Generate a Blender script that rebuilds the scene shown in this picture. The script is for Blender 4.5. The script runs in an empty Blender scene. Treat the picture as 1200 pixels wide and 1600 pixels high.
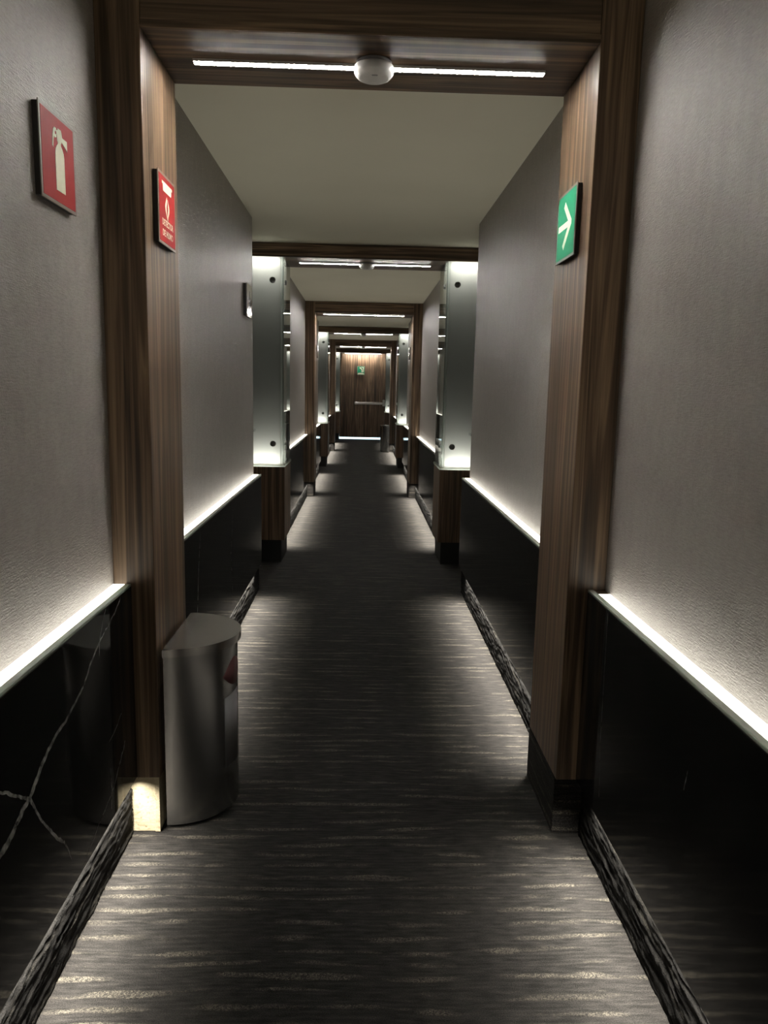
import bpy, bmesh, math, random
from mathutils import Vector, Matrix, noise as mnoise

random.seed(7)
scene = bpy.context.scene
COL = scene.collection
PI = math.pi

# ------------------------------------------------------------------ dimensions (metres); X right, Y along the corridor, Z up
WL, WR = -0.7066, 0.7229        # wallpaper walls
JL, JR = -0.5887, 0.6113        # inner faces of jambs and lit columns
GL, GR = -0.6556, 0.6707        # faces of the marble wainscots
RECESS = 0.16                   # depth of the room-door niches
ZC, ZB, ZP = 2.392, 2.256, 2.292  # ceiling, header underside, beam underside
ZJ, ZW, ZL = 0.180, 0.184, 0.7804  # jamb bottom, wainscot bottom, ledge top
P1, T1 = 2.153, 0.374
E2, P2, T2 = 5.015, 5.818, 0.482
P3, T3 = 9.543, 0.45
E4, P4, T4 = 12.41, 13.267, 0.48
P5, T5 = 16.70, 0.45
E6, P6, T6 = 19.52, 20.35, 0.48
YD = 20.86                      # face of the door at the end
YB = -2.0                       # wall behind the camera

# ------------------------------------------------------------------ materials
class NT:
    def __init__(self, name):
        self.m = bpy.data.materials.new(name); self.m.use_nodes = True
        self.t = self.m.node_tree; self.t.nodes.clear()
        self.out = self.n('ShaderNodeOutputMaterial')
    def n(self, kind, **kw):
        nd = self.t.nodes.new(kind)
        for k, v in kw.items():
            if k.startswith('i_'):
                nd.inputs[k[2:].replace('_', ' ')].default_value = v
            else:
                setattr(nd, k, v)
        return nd
    def l(self, a, b): self.t.links.new(a, b)
    def coord(self, scale=(1, 1, 1), rnd=False):
        tc = self.n('ShaderNodeTexCoord'); mp = self.n('ShaderNodeMapping')
        src = tc.outputs['Object']
        if rnd:
            oi = self.n('ShaderNodeObjectInfo'); vm = self.n('ShaderNodeVectorMath', operation='ADD')
            cx = self.n('ShaderNodeCombineXYZ'); mu = self.n('ShaderNodeMath', operation='MULTIPLY'); mu.inputs[1].default_value = 17.0
            self.l(oi.outputs['Random'], mu.inputs[0])
            for s in 'XYZ': self.l(mu.outputs[0], cx.inputs[s])
            self.l(src, vm.inputs[0]); self.l(cx.outputs[0], vm.inputs[1]); src = vm.outputs[0]
        self.l(src, mp.inputs['Vector']); mp.inputs['Scale'].default_value = scale
        return mp.outputs['Vector']
    def noise(self, vec, scale, detail=2.0, rough=0.5, dist=0.0):
        nd = self.n('ShaderNodeTexNoise'); self.l(vec, nd.inputs['Vector'])
        nd.inputs['Scale'].default_value = scale; nd.inputs['Detail'].default_value = detail
        nd.inputs['Roughness'].default_value = rough; nd.inputs['Distortion'].default_value = dist
        return nd.outputs['Fac']
    def ramp(self, fac, stops):
        r = self.n('ShaderNodeValToRGB'); self.l(fac, r.inputs['Fac'])
        e = r.color_ramp.elements
        while len(e) > 1: e.remove(e[-1])
        e[0].position = stops[0][0]; e[0].color = (*stops[0][1], 1)
        for p, c in stops[1:]:
            x = e.new(p); x.color = (*c, 1)
        return r.outputs['Color']
    def mix(self, fac, a, b, mode='MIX'):
        m = self.n('ShaderNodeMix', data_type='RGBA', blend_type=mode)
        for sock, v in ((m.inputs[0], fac), (m.inputs[6], a), (m.inputs[7], b)):
            if hasattr(v, 'node'): self.l(v, sock)
            elif isinstance(v, (int, float)): sock.default_value = v
            else: sock.default_value = (*v, 1)
        return m.outputs[2]
    def math(self, op, a, b=None):
        m = self.n('ShaderNodeMath', operation=op)
        for i, v in enumerate((a, b)):
            if v is None: continue
            if hasattr(v, 'node'): self.l(v, m.inputs[i])
            else: m.inputs[i].default_value = v
        return m.outputs[0]
    def bsdf(self, color=None, rough=0.5, metal=0.0, spec=0.5, bump=None, strength=0.3, dist=0.01):
        b = self.n('ShaderNodeBsdfPrincipled')
        if color is not None:
            if hasattr(color, 'node'): self.l(color, b.inputs['Base Color'])
            else: b.inputs['Base Color'].default_value = (*color, 1)
        if hasattr(rough, 'node'): self.l(rough, b.inputs['Roughness'])
        else: b.inputs['Roughness'].default_value = rough
        b.inputs['Metallic'].default_value = metal
        b.inputs['Specular IOR Level'].default_value = spec
        if bump is not None:
            bp = self.n('ShaderNodeBump'); self.l(bump, bp.inputs['Height'])
            bp.inputs['Strength'].default_value = strength; bp.inputs['Distance'].default_value = dist
            self.l(bp.outputs['Normal'], b.inputs['Normal'])
        self.l(b.outputs[0], self.out.inputs['Surface'])
        return b

def plain(name, color, rough=0.5, metal=0.0, spec=0.5):
    """Painted or moulded surface with a faint procedural mottling."""
    k = NT(name); f = k.noise(k.coord((1, 1, 1)), 60, 3)
    c = k.mix(f, tuple(x * 0.9 for x in color), tuple(min(1, x * 1.1) for x in color))
    k.bsdf(c, rough, metal, spec); return k.m

def emitter(name, color, strength):
    k = NT(name); e = k.n('ShaderNodeEmission'); e.inputs['Color'].default_value = (*color, 1)
    e.inputs['Strength'].default_value = strength
    k.l(e.outputs[0], k.out.inputs['Surface']); return k.m

def wood(name, axis):
    s0 = [5.0] * 3; s1 = [17.0] * 3; s2 = [60.0] * 3; s3 = [230.0] * 3
    s0[axis], s1[axis], s2[axis], s3[axis] = 0.35, 0.5, 1.1, 6.0
    k = NT(name)
    z = k.noise(k.coord(s0, True), 1.0, 2, 0.5, 0.6)
    a = k.noise(k.coord(s1, True), 1.0, 3, 0.55, 0.8)
    b = k.noise(k.coord(s2, True), 1.0, 3, 0.6, 0.4)
    c = k.noise(k.coord(s3, True), 1.0, 2, 0.6)
    col = k.ramp(a, [(0.28, (0.040, 0.028, 0.0185)), (0.42, (0.098, 0.065, 0.040)), (0.50, (0.235, 0.163, 0.102)), (0.57, (0.090, 0.059, 0.037)), (0.66, (0.165, 0.113, 0.070)), (0.78, (0.058, 0.040, 0.027))])
    col = k.mix(1.0, col, k.ramp(z, [(0.35, (0.68, 0.66, 0.65)), (0.62, (1.12, 1.10, 1.08))]), 'MULTIPLY')
    streak = k.ramp(b, [(0.34, (0.48, 0.45, 0.43)), (0.54, (1.0, 0.98, 0.96)), (0.72, (1.22, 1.20, 1.18))])
    pore = k.ramp(c, [(0.33, (0.72, 0.69, 0.66)), (0.45, (1, 1, 1))])
    col = k.mix(1.0, col, streak, 'MULTIPLY'); col = k.mix(0.5, col, pore, 'MULTIPLY')
    k.bsdf(col, 0.42, 0, 0.4, c, 0.12, 0.002)
    return k.m

def carpet(name, streak_scale, fine=420.0, dark=1.0, axis=1):
    """Ribbed carpet: fine dark ribs, broken pale rows, twisted tufts."""
    k = NT(name)
    vec = k.coord((1, 1, 1))
    warp = k.noise(k.coord(tuple(x * 0.28 for x in streak_scale)), 1.0, 2, 0.5)
    sx = k.n('ShaderNodeSeparateXYZ'); k.l(vec, sx.inputs[0])
    run = sx.outputs['XYZ'[axis]]
    ph = k.math('ADD', run, k.math('MULTIPLY', warp, 0.085))
    def rows(period): return k.math('SINE', k.math('MULTIPLY', ph, 2 * PI / period))
    long_ = k.noise(k.coord(streak_scale), 1.0, 3, 0.55, 0.2)
    thin = k.noise(k.coord(tuple(x * 4.2 if x > 5.5 else x * 4.0 for x in streak_scale)), 1.0, 2, 0.5, 0.1)
    tuft = k.noise(vec, fine, 2, 0.7)
    fib = k.noise(vec, fine * 0.42, 3, 0.75, 1.8)
    d = lambda c: tuple(x * dark for x in c)
    base = k.ramp(thin, [(0.32, d((0.0110, 0.0102, 0.0094))), (0.5, d((0.0180, 0.0166, 0.0154))), (0.68, d((0.0255, 0.0234, 0.0214)))])
    rib = k.ramp(rows(0.0125), [(0.0, (0.84,) * 3), (0.6, (1.06,) * 3)])
    base = k.mix(1.0, base, rib, 'MULTIPLY')
    base = k.mix(1.0, base, k.ramp(tuft, [(0.32, (0.35,) * 3), (0.5, (1.0,) * 3), (0.7, (1.9,) * 3)]), 'MULTIPLY')
    r = k.math('MULTIPLY', rows(0.047), 0.16)
    m1 = k.ramp(k.math('ADD', long_, r), [(0.60, (0, 0, 0)), (0.74, (1, 1, 1))])
    m2 = k.ramp(fib, [(0.47, (0.03,) * 3), (0.60, (1, 1, 1))])
    mask = k.mix(1.0, m1, m2, 'MULTIPLY')
    col = k.mix(mask, base, d((0.112, 0.101, 0.080)))
    h = k.mix(0.35, tuft, thin)
    k.bsdf(col, 0.85, 0, 0.12, h, 0.6, 0.006)
    return k.m

M = {}
M['wood_v'] = wood('walnut_upright_grain', 2)
M['wood_h'] = wood('walnut_level_grain', 0)
M['carpet'] = carpet('streaked_carpet', (4.5, 20, 1))
M['carpet_base'] = carpet('streaked_carpet_upturned', (34, 3.2, 40), 300, 0.28, 2)  # same carpet darkened: the dimmer light on the baseboards is put into the colour
M['carpet_block'] = carpet('streaked_carpet_wrapped', (4, 4, 40), 300, 1.0, 2)

def wallpaper():
    k = NT('woven_wallpaper')
    rib = k.noise(k.coord((40, 40, 330)), 1.0, 2, 0.6)
    grain = k.noise(k.coord((1, 1, 1)), 240, 3, 0.7)
    slub = k.noise(k.coord((25, 25, 8)), 1.0, 3, 0.6)
    c = k.ramp(slub, [(0.3, (0.280, 0.257, 0.238)), (0.7, (0.320, 0.295, 0.274))])
    c = k.mix(0.5, c, k.ramp(rib, [(0.3, (0.72,) * 3), (0.7, (1.22,) * 3)]), 'MULTIPLY')
    h = k.mix(0.55, rib, grain)
    r = k.ramp(grain, [(0.35, (0.52,) * 3), (0.68, (0.26,) * 3)])
    k.bsdf(c, r, 0, 0.5, h, 0.85, 0.0035)
    return k.m
M['wallpaper'] = wallpaper()

def marble():
    k = NT('polished_black_marble')
    a = k.noise(k.coord((1, 1, 1)), 3.0, 5, 0.6, 1.0)
    c = k.ramp(a, [(0.4, (0.0045, 0.0048, 0.0045)), (0.7, (0.011, 0.011, 0.0105))])
    k.bsdf(c, 0.06, 0, 0.20); return k.m
M['marble'] = marble()
def vein():
    k = NT('white_marble_vein')
    a = k.noise(k.coord((1, 1, 1)), 45.0, 4, 0.65)
    c = k.ramp(a, [(0.35, (0.02, 0.02, 0.02)), (0.5, (0.24, 0.235, 0.225)), (0.7, (0.48, 0.47, 0.45))])
    k.bsdf(c, 0.08, 0, 0.5); return k.m
M['vein'] = vein()

def ceiling_paint():
    k = NT('ceiling_paint')
    a = k.noise(k.coord((1, 1, 1)), 1.3, 3); b = k.noise(k.coord((1, 1, 1)), 180, 2)
    c = k.ramp(a, [(0.3, (0.80, 0.77, 0.63)), (0.7, (0.85, 0.82, 0.675))])
    k.bsdf(c, 0.8, 0, 0.2, b, 0.05, 0.002); return k.m
M['ceiling'] = ceiling_paint()
M['white_wall'] = plain('grey_wall_paint', (0.30, 0.29, 0.27), 0.8, 0, 0.2)
M['white_plastic'] = plain('white_plastic', (0.72, 0.71, 0.68), 0.4)
M['grey_plastic'] = plain('grey_plastic', (0.30, 0.30, 0.31), 0.5)
M['black_rubber'] = plain('black_rubber', (0.012, 0.012, 0.012), 0.7, 0, 0.3)
M['black_paint'] = plain('black_plinth_paint', (0.010, 0.0098, 0.0095), 0.6, 0, 0.3)
M['dark_spacer'] = plain('dark_sign_spacer', (0.018, 0.014, 0.012), 0.6)
M['aluminium'] = plain('brushed_aluminium', (0.74, 0.72, 0.69), 0.40, 0.25)
M['steel'] = plain('polished_steel', (0.60, 0.60, 0.60), 0.16, 1.0)
M['bolt'] = plain('dull_steel_bolt', (0.16, 0.16, 0.15), 0.35, 0.9)
M['sign_plate'] = plain('dull_sign_plate', (0.25, 0.225, 0.195), 0.45, 0.5)
M['red'] = plain('red_sign_face', (0.33, 0.013, 0.012), 0.55, 0, 0.3)
M['green'] = plain('green_sign_face', (0.018, 0.27, 0.135), 0.55, 0, 0.3)
M['cream'] = plain('cream_sign_print', (0.78, 0.76, 0.60), 0.5)
M['paper'] = plain('paper_label', (0.17, 0.17, 0.175), 0.45)
M['sticker'] = plain('pale_red_sticker', (0.15, 0.060, 0.066), 0.4)
M['print'] = plain('dark_print', (0.02, 0.02, 0.02), 0.5)
M['glass_edge'] = plain('pale_green_glass_edge', (0.36, 0.40, 0.35), 0.10, 0, 0.8)

def plywood():
    k = NT('bare_yellow_board')
    a = k.noise(k.coord((20, 20, 60)), 1.0, 4, 0.6, 0.8); b = k.noise(k.coord((1, 1, 1)), 90, 4, 0.7)
    c = k.ramp(a, [(0.3, (0.40, 0.335, 0.22)), (0.6, (0.51, 0.445, 0.31)), (0.8, (0.44, 0.38, 0.26))])
    c = k.mix(1.0, c, k.ramp(b, [(0.28, (0.55, 0.5, 0.45)), (0.42, (1, 1, 1))]), 'MULTIPLY')
    k.bsdf(c, 0.75, 0, 0.2, b, 0.5, 0.004); return k.m
M['plywood'] = plywood()

def brushed(name, scale, lo, hi):
    k = NT(name)
    a = k.noise(k.coord(scale), 1.0, 3, 0.6)
    c = k.ramp(a, [(0.3, lo), (0.7, hi)])
    b = k.bsdf(c, 0.27, 1.0, 0.5, a, 0.012, 0.0005)
    return k.m
M['brushed'] = brushed('brushed_stainless_steel', (120, 120, 0.6), (0.40, 0.397, 0.39), (0.47, 0.465, 0.458))
M['brushed_lid'] = brushed('brushed_steel_lid', (4, 200, 200), (0.58, 0.565, 0.54), (0.63, 0.615, 0.59))

def frosted(name, color, trans, spec_rough, coat=0.5):
    """Satin glass lit from inside: passes diffuse light, reflects a little."""
    k = NT(name)
    f = k.noise(k.coord((1, 1, 1)), 120, 2)
    c = k.mix(f, tuple(x * 0.96 for x in color), color)
    tr = k.n('ShaderNodeBsdfTranslucent'); k.l(c, tr.inputs['Color'])
    b = k.n('ShaderNodeBsdfPrincipled')
    b.inputs['Base Color'].default_value = (0.014, 0.016, 0.0148, 1); b.inputs['Roughness'].default_value = spec_rough
    b.inputs['Specular IOR Level'].default_value = coat
    ms = k.n('ShaderNodeMixShader'); ms.inputs[0].default_value = trans
    k.l(b.outputs[0], ms.inputs[1]); k.l(tr.outputs[0], ms.inputs[2])
    k.l(ms.outputs[0], k.out.inputs['Surface']); return k.m
M['frost'] = frosted('satin_glass', (0.92, 0.94, 0.89), 0.55, 0.45, 0.18)
M['frost_edge'] = frosted('polished_glass_edge', (0.95, 1.0, 0.96), 0.85, 0.2)
def side_glass():
    k = NT('glossy_side_glass')
    tr = k.n('ShaderNodeBsdfTranslucent'); tr.inputs['Color'].default_value = (0.8, 0.86, 0.8, 1)
    df = k.n('ShaderNodeBsdfDiffuse'); df.inputs['Color'].default_value = (0.03, 0.034, 0.03, 1)
    gl = k.n('ShaderNodeBsdfGlossy'); gl.inputs['Color'].default_value = (0.95, 0.97, 0.95, 1); gl.inputs['Roughness'].default_value = 0.015
    f = k.noise(k.coord((1, 1, 1)), 3.0, 1); bp = k.n('ShaderNodeBump'); k.l(f, bp.inputs['Height']); bp.inputs['Strength'].default_value = 0.02
    k.l(bp.outputs[0], gl.inputs['Normal'])
    fr = k.n('ShaderNodeFresnel'); fr.inputs['IOR'].default_value = 1.9
    a = k.n('ShaderNodeMixShader'); a.inputs[0].default_value = 0.45; k.l(df.outputs[0], a.inputs[1]); k.l(tr.outputs[0], a.inputs[2])
    b = k.n('ShaderNodeMixShader'); k.l(fr.outputs[0], b.inputs[0]); k.l(a.outputs[0], b.inputs[1]); k.l(gl.outputs[0], b.inputs[2])
    k.l(b.outputs[0], k.out.inputs['Surface']); return k.m
M['side_glass'] = side_glass()
M['box_inside'] = plain('dark_lining', (0.03, 0.034, 0.03), 0.8, 0, 0.2)

WARM = (1.0, 0.955, 0.84)
NEUTRAL = (1.0, 0.965, 0.90)
M['ledge_light'] = emitter('ledge_diffuser_lit', WARM, 3.4)
M['column_light'] = emitter('column_strip_lit', (1.0, 0.99, 0.90), 12.5)
def led_strip():
    k = NT('led_strip_lit')
    tc = k.n('ShaderNodeTexCoord'); sx = k.n('ShaderNodeSeparateXYZ'); k.l(tc.outputs['Object'], sx.inputs[0])
    ph = k.math('MULTIPLY', sx.outputs['X'], 2 * PI / 0.0166)
    s = k.math('SINE', ph); s = k.math('MULTIPLY', s, 0.5); s = k.math('ADD', s, 0.5); s = k.math('POWER', s, 3.0)
    st = k.math('MULTIPLY', s, 570.0); st = k.math('ADD', st, 28.0)
    e = k.n('ShaderNodeEmission'); e.inputs['Color'].default_value = (*NEUTRAL, 1); k.l(st, e.inputs['Strength'])
    k.l(e.outputs[0], k.out.inputs['Surface']); return k.m
M['led'] = led_strip()

# ------------------------------------------------------------------ mesh helpers
def box(bm, x0, x1, y0, y1, z0, z1, bev=0.0, seg=2, mat=0):
    vs = [bm.verts.new((x, y, z)) for z in (z0, z1) for y in (y0, y1) for x in (x0, x1)]
    fs = [bm.faces.new([vs[i] for i in f]) for f in ((0, 2, 3, 1), (4, 5, 7, 6), (0, 1, 5, 4), (2, 6, 7, 3), (0, 4, 6, 2), (1, 3, 7, 5))]
    for f in fs: f.material_index = mat
    if bev > 0:
        es = list({e for f in fs for e in f.edges})
        bmesh.ops.bevel(bm, geom=es, offset=bev, segments=seg, affect='EDGES', profile=0.5)
    return fs

def prism(bm, pts, axis, a0, a1, mat=0):
    """Extrude a 2-D polygon: axis 'z' takes (x, y), 'y' takes (x, z)."""
    def v(p, a):
        return bm.verts.new((p[0], p[1], a)) if axis == 'z' else bm.verts.new((p[0], a, p[1]))
    A = [v(p, a0) for p in pts]; B = [v(p, a1) for p in pts]; n = len(pts)
    fs = [bm.faces.new(A), bm.faces.new(B[::-1])]
    for i in range(n): fs.append(bm.faces.new((A[i], B[i], B[(i + 1) % n], A[(i + 1) % n])))
    for f in fs: f.material_index = mat
    return fs

def lathe(bm, prof, n=48, axis='z', c=(0, 0, 0)):
    rings = []
    for r, h in prof:
        ring = []
        for i in range(n):
            a = 2 * PI * i / n
            p = (r * math.cos(a), r * math.sin(a), h) if axis == 'z' else (r * math.cos(a), h, r * math.sin(a))
            ring.append(bm.verts.new((p[0] + c[0], p[1] + c[1], p[2] + c[2])))
        rings.append(ring)
    for a, b in zip(rings, rings[1:]):
        for i in range(n): bm.faces.new((a[i], a[(i + 1) % n], b[(i + 1) % n], b[i]))
    bm.faces.new(rings[0][::-1]); bm.faces.new(rings[-1])

def obj(name, bm, mats, parent=None, smooth=False, loc=None):
    bmesh.ops.recalc_face_normals(bm, faces=bm.faces[:])
    me = bpy.data.meshes.new(name); bm.to_mesh(me); bm.free()
    for m in (mats if isinstance(mats, (list, tuple)) else [mats]): me.materials.append(m)
    if smooth:
        for p in me.polygons: p.use_smooth = True
        me.set_sharp_from_angle(angle=math.radians(35))
    o = bpy.data.objects.new(name, me); COL.objects.link(o)
    if parent is not None: o.parent = parent
    if loc is not None: o.location = loc
    return o

def thing(name, label, cat, loc=(0, 0, 0), rz=0.0, group=None):
    o = bpy.data.objects.new(name, None); COL.objects.link(o)
    o.location = loc; o.rotation_euler = (0, 0, rz); o.empty_display_size = 0.1
    o['label'] = label; o['category'] = cat
    if group: o['group'] = group
    return o

def struct(name, bm, mats, label=None):
    o = obj(name, bm, mats); o['kind'] = 'structure'
    if label: o['label'] = label
    return o

def bx(name, parent, mat, x0, x1, y0, y1, z0, z1, bev=0.0015, seg=2):
    bm = bmesh.new(); box(bm, x0, x1, y0, y1, z0, z1, bev, seg)
    return obj(name, bm, mat, parent)

# ------------------------------------------------------------------ the setting
bm = bmesh.new(); box(bm, -1.1, 1.1, YB - 0.1, YD + 0.03, -0.1, 0.0)
struct('floor', bm, M['carpet'], 'dark corridor carpet with pale streaks running across it')
bm = bmesh.new(); box(bm, -1.1, 1.1, YD + 0.03, 22.6, -0.1, 0.0)
struct('floor_landing', bm, M['ceiling'], 'pale floor of the landing beyond the end door')
bm = bmesh.new(); box(bm, -1.1, 1.1, YB - 0.1, 22.6, ZC, ZC + 0.1)
struct('ceiling', bm, M['ceiling'], 'flat off-white corridor ceiling')
for side, name in ((-1, 'wall_left'), (1, 'wall_right')):
    w = WL if side < 0 else WR
    r = w + side * RECESS
    for (y0, y1, f) in ((YB, E2, w), (E2, P2 + T2, r), (P2 + T2, E4, w), (E4, P4 + T4, r), (P4 + T4, E6, w), (E6, 22.5, r)):
        bm = bmesh.new(); a, b = sorted((f, side * 1.05)); box(bm, a, b, y0, y1, 0.0, ZC)
        struct(name, bm, M['wallpaper'])
bm = bmesh.new(); box(bm, -1.05, 1.05, YB - 0.1, YB, 0, ZC)
struct('wall_back', bm, M['wallpaper'])
# wall that holds the end door: sides and top in one piece, and the landing behind it
bm = bmesh.new()
prism(bm, [(WL - RECESS, 0), (WL - RECESS, ZC), (WR + RECESS, ZC), (WR + RECESS, 0), (0.632, 0), (0.632, 2.300), (-0.610, 2.300), (-0.610, 0)], 'y', YD - 0.004, YD + 0.12)
struct('wall_end', bm, M['wood_v'], 'walnut panelling around the door at the far end')
bm = bmesh.new(); box(bm, -1.05, 1.05, 22.5, 22.6, 0, ZC)
struct('wall_landing', bm, M['white_wall'])

# end door with light showing under it
door = thing('door_1', 'walnut door at the far end of the corridor with light showing under it', 'door', (0, YD, 0))
door['kind'] = 'structure'
bm = bmesh.new(); box(bm, -0.607, 0.629, 0.004, 0.05, 0.052, 2.297, 0.002)
obj('door_leaf', bm, M['wood_v'], door)
pb = bmesh.new(); box(pb, -0.195, 0.56, -0.075, -0.035, 0.945, 1.005, 0.008, 3)
pbar = obj('push_bar', pb, M['aluminium'], door); pbar['label'] = 'silver push bar across the door'
for x0, x1, z0, z1, nm in ((-0.20, -0.13, 0.940, 1.010, 'bar_bracket'), (0.555, 0.612, 0.905, 1.075, 'latch_case')):
    b2 = bmesh.new(); box(b2, x0, x1, -0.08, 0.004, z0, z1, 0.01, 3); obj(nm, b2, M['aluminium'], pbar)

# room doors in the niches
n = 2
for (e, p) in ((E2, P2), (E4, P4), (E6, P6)):
    for side in (-1, 1):
        x = (WL if side < 0 else WR) + side * RECESS
        d = thing('door_%d' % n, 'walnut room door in the niche', 'door', (x, (e + p) / 2, 0)); d['kind'] = 'structure'; n += 1
        hw = (p - e) / 2 - 0.03
        a, b = sorted((0.0, -side * 0.035)); bx('door_leaf', d, M['wood_v'], a, b, -hw, hw, 0.005, 2.10, 0.002)
        a, b = sorted((-side * 0.035, -side * 0.075)); bx('door_handle', d, M['steel'], a, b, hw - 0.16, hw - 0.04, 1.02, 1.04, 0.004)

SEC = [('nearest the camera, before the first doorway', YB + 0.02, P1),
       ('between the first doorway and nearest lit columns', P1 + T1, E2),
       ('between the nearest lit columns and second doorway', P2 + T2, P3),
       ('between the second doorway and second lit columns', P3 + T3, E4),
       ('between the second lit columns and third doorway', P4 + T4, P5),
       ('beyond the third doorway', P5 + T5, E6)]

# baseboards: carpet turned up the wall, coarse pile
def baseboard(name, side, y0, y1):
    face = -0.676 if side < 0 else 0.6935
    back = WL if side < 0 else WR
    ny = max(4, int((y1 - y0) / 0.009)); nz = 30
    bm = bmesh.new(); g = []
    for j in range(nz + 1):
        z = 0.178 * j / nz; row = []
        for i in range(ny + 1):
            y = y0 + (y1 - y0) * i / ny
            zz = z + 0.006 * mnoise.noise(Vector((y * 9.0, 3.0 + side, 1.7)))
            d = abs(mnoise.noise(Vector((y * 5.0, zz * 62.0, side * 3.1)))) * -0.012 + 0.004
            d += mnoise.noise(Vector((y * 60.0, z * 150.0, 9.0 + side))) * 0.0035 + mnoise.noise(Vector((y * 14.0, z * 95.0, 4.0))) * 0.003
            d -= 0.006 * max(0.0, (z / 0.178 - 0.85)) / 0.15
            row.append(bm.verts.new((face - side * d, y, z)))
        g.append(row)
    bk = [[bm.verts.new((back, g[j][i].co.y, g[j][i].co.z)) for i in (0, ny)] for j in (0, nz)]
    for j in range(nz):
        for i in range(ny): bm.faces.new((g[j][i], g[j][i + 1], g[j + 1][i + 1], g[j + 1][i]))
    bm.faces.new(g[nz] + [bk[1][1], bk[1][0]]); bm.faces.new(g[0] + [bk[0][1], bk[0][0]])
    bm.faces.new([g[j][0] for j in range(nz + 1)] + [bk[1][0], bk[0][0]]); bm.faces.new([g[j][ny] for j in range(nz + 1)] + [bk[1][1], bk[0][1]])
    o = struct(name, bm, M['carpet_base'])
    for p in o.data.polygons: p.use_smooth = True
for side, s in ((-1, 'left'), (1, 'right')):
    for (where, y0, y1) in SEC: baseboard('baseboard_' + s, side, y0, y1 - 0.002)

# ------------------------------------------------------------------ marble wainscots with a lit ledge
VEINS = [[(2.05, .765, .004), (1.992, .737, .004), (1.92, .715, .0035), (1.848, .690, .005), (1.80, .662, .006), (1.752, .630, .006), (1.69, .612, .007), (1.629, .592, .007), (1.58, .585, .008), (1.539, .574, .010), (1.50, .556, .013), (1.46, .530, .012), (1.437, .518, .010), (1.41, .512, .013), (1.378, .500, .012), (1.34, .488, .014), (1.29, .478, .010), (1.20, .445, .008), (1.1, .43, .006), (0.95, .37, .006)],
         [(1.437, .520, .008), (1.41, .540, .005), (1.372, .567, .006), (1.324, .598, .005), (1.25, .63, .004)],
         [(1.442, .520, .008), (1.476, .462, .006), (1.50, .43, .005), (1.533, .389, .006), (1.567, .35, .007), (1.597, .325, .006), (1.62, .285, .003), (1.635, .253, .002)],
         [(2.045, .352, .003), (2.032, .333, .005), (2.00, .312, .006), (1.983, .300, .004), (1.941, .267, .003), (1.86, .243, .003), (1.795, .225, .002), (1.702, .193, .0015)],
         [(1.916, .335, .0025), (1.925, .27, .003), (1.913, .208, .002)],
         [(1.929, .772, .003), (1.889, .728, .0025), (1.873, .700, .002), (1.868, .66, .001)],
         [(2.026, .44, .0015), (1.968, .42, .002), (1.914, .409, .0015)]]
VEINS2 = [[(3.10, .76, .002), (3.05, .60, .003), (3.02, .45, .003), (2.97, .30, .002)], [(3.9, .72, .003), (3.82, .5, .003), (3.86, .3, .002)]]
VEINS3 = [[(1.962, .768, .001), (1.958, .6, .001), (1.95, .4, .001), (1.93, .25, .001)], [(1.42, .60, .001), (1.425, .57, .003), (1.43, .55, .001)], [(0.9, .7, .003), (0.7, .5, .004), (0.6, .3, .003)]]

def add_vein(bm, side, pts):
    x = (GL + 0.0004) if side < 0 else (GR - 0.0004)
    fine = []
    for (a, b) in zip(pts, pts[1:]):
        m = 6
        for i in range(m):
            t = i / m; y = a[0] + (b[0] - a[0]) * t; z = a[1] + (b[1] - a[1]) * t; w = a[2] + (b[2] - a[2]) * t
            j = mnoise.noise(Vector((y * 40, z * 40, 2.0))) * 0.006
            w *= 1.0 + 0.7 * abs(mnoise.noise(Vector((y * 60, z * 60, 7.0))))
            fine.append((y, z + j, w))
    fine.append((pts[-1][0], pts[-1][1], 0.0006))
    prev = None
    for i, (y, z, w) in enumerate(fine):
        q = fine[min(i + 1, len(fine) - 1)]; p = fine[max(i - 1, 0)]
        d = Vector((q[0] - p[0], q[1] - p[1])); d = d.normalized() if d.length > 1e-6 else Vector((1, 0)); nrm = Vector((-d.y, d.x)) * w * 0.5
        cur = (bm.verts.new((x, y + nrm.x, min(z + nrm.y, 0.771))), bm.verts.new((x, y - nrm.x, min(z - nrm.y, 0.771))))
        if prev:
            f = bm.faces.new((prev[0], cur[0], cur[1], prev[1])); f.material_index = 1
        prev = cur

def wainscot(side, k, where, y0, y1):
    s = 'left' if side < 0 else 'right'
    w, g = (WL, GL) if side < 0 else (WR, GR)
    extra = {(-1, 0): 'veined black marble wainscot with lit ledge on the left wall, nearest the camera'}.get((side, k), 'black marble wainscot on the %s wall %s' % (s, where))
    t = thing('marble_wainscot', extra, 'wall panel', (0, 0, 0), 0, 'marble wainscots along the walls')
    bm = bmesh.new(); xs = sorted((w - side * 0.0006, g)); ya, yb = y0 + 0.001, y1 - 0.001
    box(bm, xs[0], xs[1], ya, yb, ZW, ZL - 0.008, 0.0015, 2)
    vs = {(-1, 0): VEINS, (-1, 1): VEINS2, (1, 0): VEINS3}.get((side, k), [])
    for v in vs: add_vein(bm, side, v)
    obj('marble_slab', bm, [M['marble'], M['vein']], t)
    split = w - side * 0.034
    end = yb - (0.045 if (side > 0 and k == 0) else 0.004)
    a, b = sorted((w - side * 0.001, split))
    o = bx('light_diffuser', t, M['ledge_light'], a, b, ya, end, ZL - 0.0079, ZL - 0.0012, 0)
    o['label'] = 'glowing white ledge diffuser'
    if end < yb - 0.01: bx('unlit_end', t, M['wood_h'], a, b, end + 0.0005, yb, ZL - 0.0079, ZL - 0.002, 0)  # walnut colour stands in for the unlit ledge end reflecting the wood
    a, b = sorted((split, g)); bx('glass_lip', t, M['glass_edge'], a, b, ya, yb, ZL - 0.0079, ZL, 0.002, 2)
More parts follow.
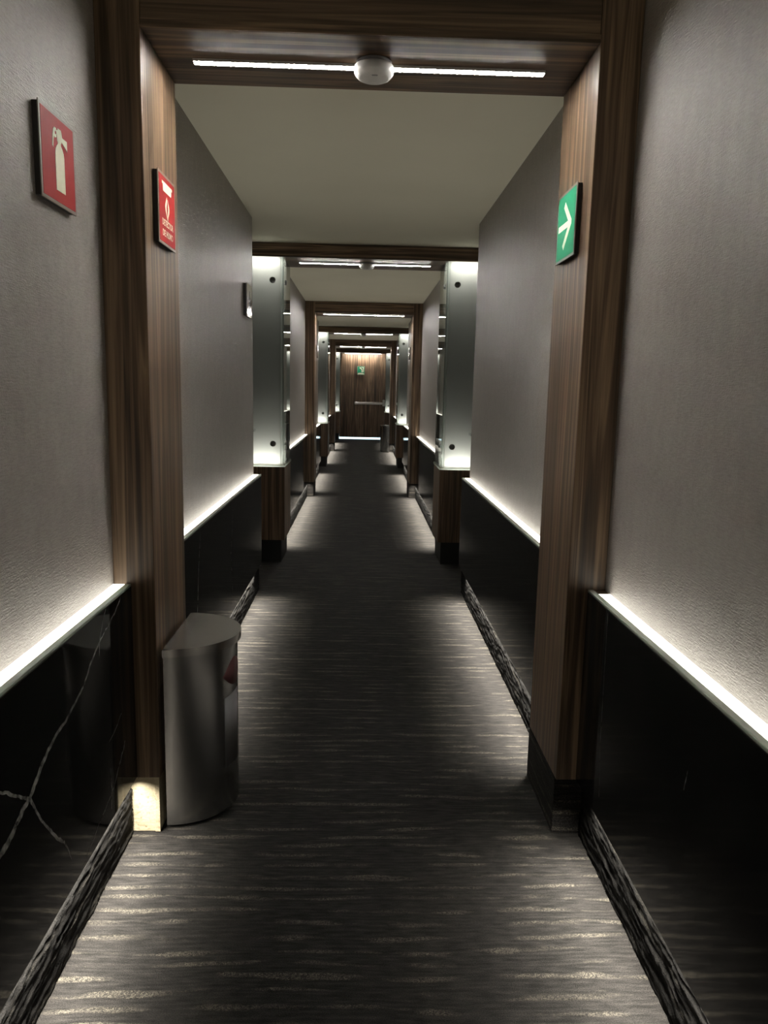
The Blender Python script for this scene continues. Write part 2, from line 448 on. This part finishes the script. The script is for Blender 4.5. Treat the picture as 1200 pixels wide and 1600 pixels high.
for side in (-1, 1):
    for k, (where, y0, y1) in enumerate(SEC): wainscot(side, k, where, y0, y1)

# ------------------------------------------------------------------ walnut doorways
ORD = ['first', 'second', 'third']
def doorway(i, y, t):
    lab = ['nearest walnut doorway frame, with the red and green signs on its jambs', 'second walnut doorway frame, midway down the corridor beyond the first lit columns', 'third walnut doorway frame, farthest from the camera, just before the end door'][i]
    d = thing('doorway_frame', lab, 'doorway frame', (0, y, 0), 0, 'walnut doorway frames across the corridor')
    for side in (-1, 1):
        a, b = sorted(((WL, JL) if side < 0 else (WR, JR)))
        bx('jamb', d, M['wood_v'], a, b, 0, t, ZJ, ZC - 0.0005, 0.0025)
        lo, hi = (-0.700, -0.5935) if side < 0 else (0.6085, 0.716)
        raw = (side < 0 and i == 0)
        o = bx('jamb_foot', d, M['plywood'] if raw else M['carpet_block'], lo, hi, 0.008, t - 0.008, 0.0005, ZJ - 0.0005, 0.002)
        o['label'] = 'bare yellow board foot of the left jamb' if raw else 'foot of the jamb wrapped in streaked carpet'
        if raw:
            bx('board_strip', o, M['plywood'], -0.6085, -0.5930, 0.0045, 0.0079, 0.001, ZJ - 0.001, 0.001)
    bm = bmesh.new()
    box(bm, JL + 0.0005, JR - 0.0005, 0.003, t - 0.003, ZB, ZC - 0.0005, 0.002)
    obj('header', bm, M['wood_h'], d)
    bx('header_lip', d, M['wood_h'], JL + 0.0005, JR - 0.0005, -0.002, 0.0028, ZB, ZB + 0.022, 0.001)
for i, (y, t) in enumerate(((P1, T1), (P3, T3), (P5, T5))): doorway(i, y, t)

# ------------------------------------------------------------------ beams and lit glass columns
for i, (y, t) in enumerate(((P2, T2), (P4, T4), (P6, T6))):
    bm = bmesh.new(); box(bm, WL - RECESS + 0.001, WR + RECESS - 0.001, y, y + t, ZP, ZC - 0.0005, 0.002)
    o = obj('ceiling_beam', bm, M['wood_h'])
    o['label'] = 'dark walnut ceiling beam over the %s pair of lit glass columns' % ['first', 'second', 'farthest'][i]
    o['category'] = 'beam'; o['group'] = 'walnut ceiling beams'

def column(side, i, y, t):
    s = 'left' if side < 0 else 'right'
    w = (WL - RECESS) if side < 0 else (WR + RECESS)
    inner = JL if side < 0 else JR
    lab = ['%s lit satin glass column nearest the camera, on its walnut base', '%s lit satin glass column beyond the second walnut doorway', '%s lit satin glass column beside the end door'][i] % s
    c = thing('light_column', lab, 'column light', (0, y, 0), 0, 'lit glass columns along the corridor')
    X = lambda d: inner + side * d                       # distance outwards from the inner face
    def b(name, m, d0, d1, y0, y1, z0, z1, bev=0.0, par=c):
        a, e = sorted((X(d0), X(d1))); return bx(name, par, m, a, e, y0, y1, z0, z1, bev)
    wid = abs(w - inner) - 0.002
    b('plinth', M['black_paint'], 0.022, wid, 0.02, t - 0.02, 0.0005, 0.179)
    b('wooden_base', M['wood_v'], -0.006, wid, -0.006, t, 0.179, 0.748, 0.002)
    b('glass_shelf', M['frost_edge'], -0.010, wid, -0.010, t, 0.7485, 0.766, 0.002)
    z0, z1 = 0.767, ZP - 0.0005
    def shell(name, m, d0, d1, y0, y1, drop):
        bm = bmesh.new(); a, e = sorted((X(d0), X(d1))); fs = box(bm, a, e, y0, y1, z0, z1)
        bmesh.ops.delete(bm, geom=[q for q in fs if drop(q.calc_center_median())], context='FACES')
        return obj(name, bm, m, c)
    f = shell('front_panel', M['frost'], 0.024, wid, 0.0, 0.010, lambda p: p.y > 0.009)
    f['label'] = 'satin glass panel glowing at top and bottom'
    shell('corner_strip', M['frost_edge'], 0.0105, 0.0238, 0.0, 0.010, lambda p: p.y > 0.009)
    sp = shell('side_panel', M['side_glass'], 0.0, 0.010, 0.0, t, lambda p: abs(p.x - X(0.010)) < 0.001); sp['label'] = 'mirror-like glass side panel'
    b('lining', M['box_inside'], 0.012, wid, 0.17, 0.18, z0, z1)
    b('upper_light', M['column_light'], 0.03, wid - 0.01, 0.02, 0.10, z1 - 0.006, z1 - 0.001)
    b('lower_light', M['column_light'], 0.03, wid - 0.01, 0.02, 0.10, z0 + 0.001, z0 + 0.006)
    for z in (0.925, 2.125):
        for cx in (0.082,):
            bm = bmesh.new(); lathe(bm, [(0.0225, 0.0), (0.0225, -0.007), (0.021, -0.010), (0.008, -0.0105), (0.006, -0.009)], 32, 'y', (X(cx), -0.0002, z))
            o = obj('bolt', bm, M['bolt'], f, True)
        bm = bmesh.new(); lathe(bm, [(0.018, 0), (0.018, 0.007), (0.014, 0.009)], 24, 'z')
        bmesh.ops.rotate(bm, verts=bm.verts[:], cent=(0, 0, 0), matrix=Matrix.Rotation(-side * PI / 2, 3, 'Y'))
        bmesh.ops.translate(bm, verts=bm.verts[:], vec=(X(-0.0002), 0.13, z))
        obj('bolt', bm, M['bolt'], sp, True)
for i, (y, t) in enumerate(((P2, T2), (P4, T4), (P6, T6))):
    for side in (-1, 1): column(side, i, y, t)

# ------------------------------------------------------------------ LED strips and smoke detectors overhead
def strip(label, x0, x1, y, z):
    t = thing('ceiling_light', label, 'ceiling light', ((x0 + x1) / 2, y, z), 0, 'LED strips under the headers and beams')
    h = (x1 - x0) / 2
    bm = bmesh.new(); box(bm, -h, h, -0.0140, 0.0140, -0.0030, -0.0002)
    for q in (-1, 1):
        a, b = sorted((q * 0.0140, q * 0.0130)); box(bm, -h, h, a, b, -0.0078, -0.0030)
    for q in (-1, 1):
        a, b = sorted((q * h, q * (h - 0.0025))); box(bm, a, b, -0.0130, 0.0130, -0.0085, -0.0030)
    obj('housing', bm, M['aluminium'], t)
    bm = bmesh.new(); prism(bm, [(-0.0126, 0.001), (0.0126, 0.001), (0.0126, -0.0036), (0.008, -0.0062), (-0.008, -0.0062), (-0.0126, -0.0036)], 'z', -h + 0.003, h - 0.003)
    # prism runs along Z: turn it so that it runs along X
    for v in bm.verts: v.co = Vector((v.co.z, v.co.x, v.co.y - 0.0028))
    obj('led_diffuser', bm, M['led'], t)
def detector(label, x, y, z):
    t = thing('smoke_detector', label, 'smoke detector', (x, y, z), 0, 'smoke detectors overhead')
    bm = bmesh.new(); lathe(bm, [(0.047, -0.0005), (0.050, -0.003), (0.050, -0.0095), (0.044, -0.010)], 48); obj('mounting_base', bm, M['grey_plastic'], t, True)
    bm = bmesh.new(); lathe(bm, [(0.045, -0.0105), (0.054, -0.0125), (0.056, -0.017), (0.0555, -0.030), (0.053, -0.035), (0.046, -0.043), (0.040, -0.046), (0.010, -0.0475)], 64); obj('cover', bm, M['white_plastic'], t, True)
    bm = bmesh.new(); box(bm, -0.006, 0.010, -0.0345, -0.0285, -0.0478, -0.0455, 0.0008); obj('indicator', bm, M['grey_plastic'], t)

def strips(i, y, z, segs, where):
    for s, (a, b) in zip(('left', 'right') if len(segs) == 2 else ('whole',), segs):
        strip(('%s half of the LED strip under %s' % (s, where)) if s != 'whole' else 'unbroken LED strip under %s' % where, a, b, y, z)
strips(1, 2.345, ZB, [(-0.492, -0.030), (0.068, 0.508)], 'the nearest walnut header, beside the big smoke detector')
strips(2, 6.035, ZP, [(-0.492, -0.035), (0.075, 0.508)], 'the beam between the nearest lit columns')
strips(3, 9.670, ZB, [(-0.490, 0.008), (0.014, 0.505)], 'the second walnut header')
strips(4, 13.44, ZP, [(-0.492, -0.030), (0.045, 0.505)], 'the beam between the second pair of lit columns')
strips(5, 16.82, ZB, [(-0.490, -0.030), (0.060, 0.500)], 'the third walnut header')
strips(6, 20.76, ZP, [(-0.470, 0.500)], 'the farthest beam, just before the end door')
detector('white round smoke detector under the nearest walnut header', 0.0185, 2.315, ZB)
detector('white smoke detector under the beam between the nearest lit columns', 0.020, 6.00, ZP)
detector('white smoke detector under the beam between the second lit columns', 0.006, 13.40, ZP)
detector('small smoke detector under the third, farthest walnut header', 0.015, 16.82, ZB)

# ------------------------------------------------------------------ signs (local X right, Z up, front towards -Y)
def flat(name, polys, y0, y1, m, parent):
    bm = bmesh.new()
    for p in polys: prism(bm, p, 'y', y0, y1)
    return obj(name, bm, m, parent)
def sc(pts, w, h, cx=0.5, cz=0.5): return [((u - cx) * w, (v - cz) * h) for u, v in pts]
def text(name, body, size, x, z, y, m, parent, bold=0.0, width=None):
    cu = bpy.data.curves.new(name, 'FONT'); cu.body = body; cu.size = size; cu.align_x = 'CENTER'; cu.align_y = 'CENTER'
    cu.extrude = 0.0003; cu.offset = bold; cu.resolution_u = 3
    tmp = bpy.data.objects.new(name + '_tmp', cu); COL.objects.link(tmp)
    dg = bpy.context.evaluated_depsgraph_get(); dg.update()
    me = bpy.data.meshes.new_from_object(tmp.evaluated_get(dg)); bpy.data.objects.remove(tmp, do_unlink=True); bpy.data.curves.remove(cu)
    if width:
        xs = [v.co.x for v in me.vertices]; k = width / (max(xs) - min(xs))
        for v in me.vertices: v.co.x *= k
    me.name = name
    for v in me.vertices: v.co = Vector((v.co.x + x, y - v.co.z, v.co.y + z))
    me.materials.clear(); me.materials.append(m)
    o = bpy.data.objects.new(name, me); COL.objects.link(o); o.parent = parent
    return o
def sign(label, loc, rz, w, h, face, depth=0.016, border=0.008, group='square wall signs', cat='sign', name='wall_sign'):
    t = thing(name, label, cat, loc, rz, group)
    bx('backing_block', t, M['dark_spacer'], -w / 2 + 0.003, w / 2 - 0.003, -depth + 0.003, -0.0005, -h / 2 + 0.003, h / 2 - 0.003, 0.0008)
    bx('plate', t, M['sign_plate'], -w / 2, w / 2, -depth, -depth + 0.003, -h / 2, h / 2, 0.0008)
    fc = bx('printed_face', t, face, -w / 2 + border, w / 2 - border, -depth - 0.0006, -depth, -h / 2 + border, h / 2 - border, 0)
    return fc, -depth - 0.0006
LEFT, RIGHT = PI / 2, -PI / 2
# fire extinguisher
t, yf = sign('red sign with a cream fire extinguisher on the left wallpaper', (WL, 1.836, 1.839), LEFT, 0.200, 0.196, M['red'])
W = H = 0.2
body = [(.40, .17), (.66, .17), (.66, .56), (.645, .61), (.61, .65), (.575, .675), (.575, .70), (.485, .70), (.485, .675), (.45, .65), (.415, .61), (.40, .56)]
valve = [(.47, .7005), (.585, .7005), (.60, .725), (.76, .665), (.76, .775), (.62, .775), (.605, .82), (.59, .845), (.50, .845), (.49, .82), (.455, .815), (.455, .775), (.47, .755)]
hose = [(.452, .83), (.40, .83), (.365, .80), (.345, .74), (.325, .62), (.355, .605), (.372, .70), (.388, .735), (.402, .72), (.452, .735), (.452, .77), (.425, .755), (.412, .765), (.412, .785), (.425, .797), (.452, .79)]
flat('pictogram', [sc(body, W, H), sc(valve, W, H), sc(hose, W, H)], yf - 0.0005, yf, M['cream'], t)
# smoke detector sign
t, yf = sign('red sign with a flame and the words DETECTOR DE HUMO on the left jamb', (JL, 2.332, 1.840), LEFT, 0.190, 0.196, M['red'])
head = [(.20, .885), (.80, .885), (.80, .845), (.755, .845), (.735, .755), (.265, .755), (.245, .845), (.20, .845)]
def ribbon(pts):
    L = []; R = []
    for i, (u, v, w_) in enumerate(pts): L.append((u - w_, v)); R.append((u + w_, v))
    return L + R[::-1]
fl1 = ribbon([(.475, .700, .006), (.455, .66, .022), (.42, .60, .040), (.405, .555, .040), (.42, .50, .034), (.455, .45, .026), (.48, .41, .016), (.485, .385, .005)])
fl2 = ribbon([(.515, .680, .005), (.530, .64, .018), (.565, .595, .032), (.580, .55, .038), (.560, .49, .034), (.525, .44, .024), (.510, .395, .012), (.512, .365, .004)])
fo = flat('pictogram', [sc(head, .19, .196), sc(fl1, .19, .196), sc(fl2, .19, .196)], yf - 0.0005, yf, M['cream'], t)
text('lettering', 'DETECTOR', 0.0245, 0, -0.0360, yf - 0.0003, M['cream'], t, 0.0006, 0.122)
text('lettering', 'DE HUMO', 0.0245, 0, -0.0650, yf - 0.0003, M['cream'], t, 0.0006, 0.116)
# green arrow sign
t, yf = sign('green sign with a cream arrow on the right jamb', (JR, 2.346, 1.838), RIGHT, 0.205, 0.198, M['green'])
arrow = [(.10, .455), (.62, .455), (.36, .225), (.43, .155), (.80, .47), (.80, .53), (.43, .845), (.36, .775), (.62, .545), (.10, .545)]
flat('pictogram', [sc(arrow, .205, .198)], yf - 0.0005, yf, M['cream'], t)
# exit sign on the far door
t, yf = sign('small green emergency exit sign on the far walnut door', (-0.043, YD + 0.004, 1.842), 0.0, 0.205, 0.235, M['green'], 0.03)
W, H = 0.205, 0.235
flat('pictogram', [sc([(.52, .33), (.86, .33), (.86, .90), (.52, .90), (.52, .84), (.74, .84), (.74, .40), (.52, .40)], W, H), sc([(.30, .84), (.42, .88), (.54, .80), (.66, .62), (.70, .40), (.62, .40), (.56, .56), (.46, .70), (.32, .76)], W, H), sc([(.08, .07), (.92, .07), (.92, .15), (.80, .24), (.20, .24), (.08, .15)], W, H)], yf - 0.0005, yf, M['cream'], t)
# room plates
def room_plate(label, x, y, z, rz, w=0.20, h=0.19):
    t = thing('room_sign', label, 'room sign', (x, y, z), rz, 'metal room plates')
    bx('backing_block', t, M['dark_spacer'], -w / 2 + 0.003, w / 2 - 0.003, -0.016, -0.0005, -h / 2 + 0.003, h / 2 - 0.003, 0.0008)
    bx('plate', t, M['steel'], -w / 2, w / 2, -0.022, -0.016, -h / 2, h / 2, 0.0015)
    flat('engraving', [sc([(.34, .52), (.40, .52), (.56, .80), (.50, .80)], w, h), sc([(.45, .44), (.72, .52), (.72, .48), (.45, .40)], w, h), sc([(.50, .37), (.74, .40), (.74, .35), (.50, .32)], w, h)], -0.0225, -0.022, M['bolt'], t)
room_plate('polished room plate on the left wall, just before the nearest lit column', WL, 4.735, 1.855, LEFT)
room_plate('polished room plate on the left wall beyond the second walnut doorway', WL, 11.95, 1.90, LEFT)
room_plate('polished room plate on the right wall beyond the second walnut doorway', WR, 11.85, 1.90, RIGHT)

# ------------------------------------------------------------------ half-round waste bins (flat back at local x = 0, bulging to +x)
def dshape(r_y, r_x, n=36): return [(r_x * math.sin(PI * i / n), -r_y * math.cos(PI * i / n)) for i in range(n + 1)]
def waste_bin(label, loc, rz, stickers):
    t = thing('waste_bin', label, 'bin', loc, rz, 'half-round steel bins by the jambs')
    bm = bmesh.new(); prism(bm, dshape(0.165, 0.175), 'z', 0.0005, 0.012); obj('foot', bm, M['black_rubber'], t, True)
    bm = bmesh.new(); prism(bm, dshape(0.178, 0.189), 'z', 0.0122, 0.553)
    obj('body', bm, M['brushed'], t, True)
    bm = bmesh.new(); fs = prism(bm, dshape(0.189, 0.201), 'z', 0.5532, 0.578)
    top = [e for e in bm.edges if abs(e.verts[0].co.z - 0.578) < 1e-5 and abs(e.verts[1].co.z - 0.578) < 1e-5]
    bmesh.ops.bevel(bm, geom=top, offset=0.003, segments=2, affect='EDGES')
    obj('lid', bm, M['brushed_lid'], t, True)
    def wrap(name, pts, m, off):                       # outline in (angle from the near corner in degrees, height)
        bm = bmesh.new(); n = 14; g = []
        for i in range(n + 1):
            a = math.radians(pts[0] + (pts[1] - pts[0]) * i / n)
            rx, ry = 0.189 + off, 0.178 + off
            lo, hi = pts[2](i / n), pts[3](i / n)
            g.append([bm.verts.new((k * math.sin(a) * rx, -k * math.cos(a) * ry, z)) for k, z in ((1.0, lo), (1.0, hi))])
        for a, b in zip(g, g[1:]): bm.faces.new((a[0], b[0], b[1], a[1]))
        o = obj(name, bm, m, t, True); md = o.modifiers.new('thickness', 'SOLIDIFY'); md.thickness = 0.0004
        return o
    if stickers:
        o = wrap('paper_label', (60, 88, lambda u: 0.155, lambda u: 0.385 + 0.010 * u), M['paper'], 0.0008); o['label'] = 'pale paper label'
        o = wrap('round_sticker', (58, 100, lambda u: 0.455 - 0.040 * math.sin(PI * u), lambda u: 0.455 + 0.050 * math.sin(PI * u)), M['sticker'], 0.0008); o['label'] = 'pale red sticker'
    return t
waste_bin('half-round brushed steel bin against the left jamb of the nearest doorway', (-0.577, 2.353, 0), 0.0, True)
waste_bin('distant half-round steel bin against the right jamb of the third doorway', (0.600, 16.78, 0), PI, False)

# ------------------------------------------------------------------ lights
def area(name, loc, sx, sy, power, color, rot=(0, 0, 0), spread=PI):
    L = bpy.data.lights.new(name, 'AREA'); L.shape = 'RECTANGLE'; L.size = sx; L.size_y = sy
    L.energy = power; L.color = color; L.spread = spread
    o = bpy.data.objects.new(name, L); COL.objects.link(o); o.location = loc; o.rotation_euler = rot
    return o
FLOORW = 8.6       # watts per metre of floor wash under the wainscots
def wash(side, y0, y1, tilt=14):
    x = (-0.6655 if side < 0 else 0.6815)
    area('floor_wash_light', (x, (y0 + y1) / 2, ZW - 0.003), 0.014, y1 - y0, FLOORW * (y1 - y0), (1.0, 0.945, 0.84), (0, side * math.radians(tilt), 0), math.radians(112))
def uplight(side, y0, y1, k):
    x = (WL + 0.018) if side < 0 else (WR - 0.018)
    area('ledge_uplight', (x, (y0 + y1) / 2, ZL + 0.0006), 0.026, y1 - y0, k * (y1 - y0), WARM, (PI, 0, 0), math.radians(85))
for k, (where, y0, y1) in enumerate(SEC):
    for side in (-1, 1):
        a, b = y0 + 0.05, y1 - 0.02
        uplight(side, y0 + 0.01, y1 - (0.06 if (k == 0 and side > 0) else 0.01), 0.36 if k == 0 else 0.25)
        if k == 0 and side > 0: b = y1 - 0.13
        if k % 2 == 1: b = y1 - 0.25
        if k in (2, 4): a = y0 + 0.12
        wash(side, a, b, 26 if (k == 0 and side > 0) else 14)
# unseen strip added behind the camera, standing in for the corridor's lighting there
area('fill_strip_behind', (0.0, -0.7, ZC - 0.01), 1.0, 0.06, 2.0, NEUTRAL)
# cool light of the landing beyond the end door
area('landing_light', (0.0, 21.7, ZC - 0.02), 1.2, 0.6, 190.0, (0.48, 0.72, 1.0))
w = bpy.data.worlds.new('World'); scene.world = w; w.use_nodes = True
w.node_tree.nodes['Background'].inputs[0].default_value = (0, 0, 0, 1)
w.node_tree.nodes['Background'].inputs[1].default_value = 0.0

# ------------------------------------------------------------------ camera
cam = bpy.data.cameras.new('Camera'); co = bpy.data.objects.new('Camera', cam); COL.objects.link(co)
cam.sensor_fit = 'VERTICAL'; cam.sensor_height = 24.0; cam.lens = 1190.0 / 1600.0 * 24.0
cam.clip_start = 0.02; cam.clip_end = 60
pitch, yaw, roll, hcam = math.radians(-9.1147), math.radians(1.8084), math.radians(1.2196), 1.3463
fwd = Vector((math.sin(yaw) * math.cos(pitch), math.cos(yaw) * math.cos(pitch), math.sin(pitch)))
rt = Vector((math.cos(yaw), -math.sin(yaw), 0)); up = rt.cross(fwd)
r2 = rt * math.cos(roll) + up * math.sin(roll); u2 = up * math.cos(roll) - rt * math.sin(roll)
co.matrix_world = Matrix(((r2.x, u2.x, -fwd.x, 0), (r2.y, u2.y, -fwd.y, 0), (r2.z, u2.z, -fwd.z, hcam), (0, 0, 0, 1)))
scene.camera = co

scene.view_settings.view_transform = 'Standard'; scene.view_settings.look = 'None'
scene.view_settings.gamma = 1.0; scene.view_settings.use_curve_mapping = False
scene.view_settings.exposure = 0.2
scene.cycles.use_denoising = True
scene.cycles.max_bounces = 10; scene.cycles.diffuse_bounces = 6; scene.cycles.glossy_bounces = 6
scene.cycles.sample_clamp_indirect = 4.0
